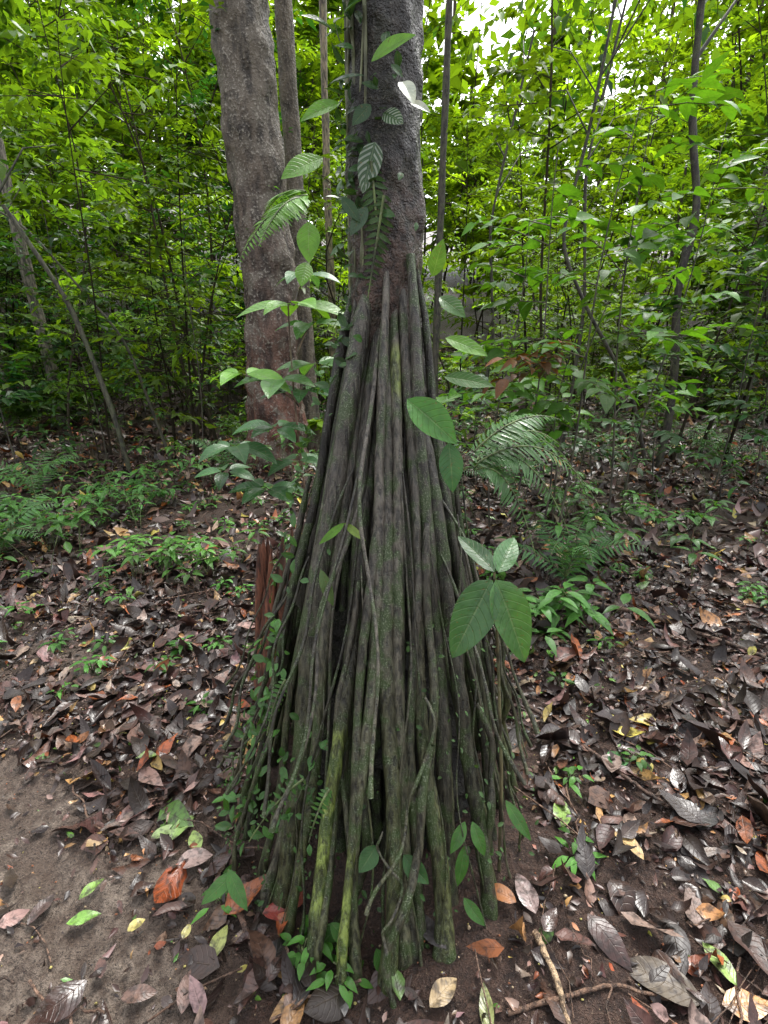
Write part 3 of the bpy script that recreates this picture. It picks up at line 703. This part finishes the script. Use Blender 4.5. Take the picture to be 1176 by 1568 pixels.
# ---------------------------------------------------------------- sticks, twigs
def stick(name, pts, r, col):
    T = Tubes(); p = np.asarray(pts, float); s = np.linspace(0, 1, 24); s0 = np.linspace(0, 1, len(p))
    q = np.stack([np.interp(s, s0, p[:, j]) for j in range(3)], -1); q[:, 2] += H(q[:, 0], q[:, 1]); q = q+rng.normal(0, .0015, q.shape)
    T.add(q, r*(1-.35*s), col, 8, .25, 30); T.build(name, M_wood, None)
stick('fallen_branch', [(-.50, 1.24, .02), (-.43, 1.05, .03), (-.32, .88, .02)], .011, (.10, .06, .045))
stick('fallen_branch', [(.42, .98, .015), (.44, .88, .02), (.45, .7, .02)], .009, (.26, .19, .12))
stick('fallen_branch', [(.30, .80, .01), (.6, .86, .02), (.8, .83, .015)], .006, (.10, .06, .04))
stick('fallen_branch', [(.62, 2.0, .02), (.9, 1.55, .03), (1.0, 1.4, .03)], .010, (.07, .045, .035))
stick('fallen_branch', [(1.2, 2.9, .03), (1.6, 2.7, .04), (2.0, 2.3, .03)], .016, (.09, .06, .045))
stick('fallen_branch', [(-2.6, 3.4, .03), (-1.8, 3.7, .04), (-1.2, 3.6, .03)], .016, (.09, .06, .045))
T = Tubes()
for k in range(380):
    x = rng.uniform(-3, 3); y = rng.uniform(.6, 5)
    if np.hypot((x-.02)/.55, (y-1.45)/.6) < 1: continue
    if mudmask(x, y) > .5 and rng.random() < .5: continue
    th = rng.uniform(0, 6.28); L = rng.uniform(.06, .4); s = np.linspace(-.5, .5, 6)
    p = np.stack([x+L*s*math.cos(th)+rng.normal(0, .008, 6), y+L*s*math.sin(th)+rng.normal(0, .008, 6), s*0], -1)
    p[:, 2] = H(p[:, 0], p[:, 1])+.015+rng.random()*.02
    T.add(p, rng.uniform(.0012, .004), A(.08, .05, .035)*rng.uniform(.5, 2.), 5)
T.build('twig_litter', M_wood)

e = empty('rotten_stump'); T = Tubes()
for k in range(20):
    a = k*.33; r = .07
    x = -.47+r*math.cos(a); y = 2.0+r*math.sin(a); h = .62+.28*rng.random()-(.25 if k % 3 == 0 else 0)
    s = np.linspace(0, 1, 14)
    T.add(np.stack([x+.06*s*(s-.8)+(1-s)**3*.05*math.cos(a), y+.02*s+(1-s)**3*.05*math.sin(a), -.03+h*s], -1), .024*(1-s**5*.8), A(.11, .038, .02)*rng.uniform(.5, 1.3), 7, .4, 40)
T.build('splintered_wood', M_wood, e)

V = []; F = []; C = []; nv = 0
ico = [(0, 0, 1), (.9, 0, .1), (.28, .85, .1), (-.72, .53, .1), (-.72, -.53, .1), (.28, -.85, .1), (0, 0, -.8)]
fc = [(0, 1, 2), (0, 2, 3), (0, 3, 4), (0, 4, 5), (0, 5, 1), (6, 2, 1), (6, 3, 2), (6, 4, 3), (6, 5, 4), (6, 1, 5)]
for k in range(1800):
    x = rng.uniform(-1.6, 1.8); y = rng.uniform(.5, 2.6)
    if np.hypot((x-.02)/.45, (y-1.45)/.5) < 1: continue
    r = rng.uniform(.0015, .005)*(1.7 if rng.random() < .1 else 1)
    V.append(np.array(ico)*r*rng.uniform(.7, 1.3, 3)+A(x, y, float(H(x, y))+r*.6+.004)); F.append(np.array(fc)+nv); nv += 7
    C.append(np.repeat(A(*[(.35, .28, .18), (.12, .08, .06), (.4, .36, .12), (.3, .12, .06)][rng.integers(4)])[None], 7, 0))
make_mesh('seed_and_pebble_scatter', np.concatenate(V), np.concatenate(F), M_wood, None, {'col': ('FLOAT_COLOR', np.concatenate(C))})

# ---------------------------------------------------------------- light, sky, camera
el, az = math.radians(62), math.radians(25)
w = bpy.data.worlds.new('World'); scene.world = w; w.use_nodes = True
nt = w.node_tree; bg = nt.nodes['Background']
sky = nt.nodes.new('ShaderNodeTexSky'); sky.sky_type = 'NISHITA'; sky.sun_disc = False
sky.sun_elevation = el; sky.sun_rotation = az; sky.air_density = 1.0; sky.dust_density = 4.0; sky.ozone_density = 1
hs = nt.nodes.new('ShaderNodeHueSaturation'); hs.inputs['Saturation'].default_value = .18; hs.inputs['Value'].default_value = 3.5
nt.links.new(sky.outputs[0], hs.inputs['Color']); nt.links.new(hs.outputs[0], bg.inputs[0]); bg.inputs[1].default_value = .15
sd = bpy.data.lights.new('sun', 'SUN'); sd.energy = 3.5; sd.angle = math.radians(16); sd.color = (1, .97, .9)
so = bpy.data.objects.new('sun', sd); scene.collection.objects.link(so)
v = Vector((math.sin(az)*math.cos(el), math.cos(az)*math.cos(el), math.sin(el)))
so.rotation_euler = (-v).to_track_quat('-Z', 'Y').to_euler()
cam = bpy.data.cameras.new('camera'); co = bpy.data.objects.new('camera', cam); scene.collection.objects.link(co)
co.location = (0, 0, 1.6); co.rotation_euler = (math.radians(90-18.6), 0, 0)
cam.sensor_fit = 'VERTICAL'; cam.sensor_height = 24; cam.lens = 12.0; cam.clip_start = .02; cam.clip_end = 500
scene.camera = co
scene.view_settings.view_transform = 'Standard'; scene.view_settings.look = 'None'; scene.view_settings.exposure = 0
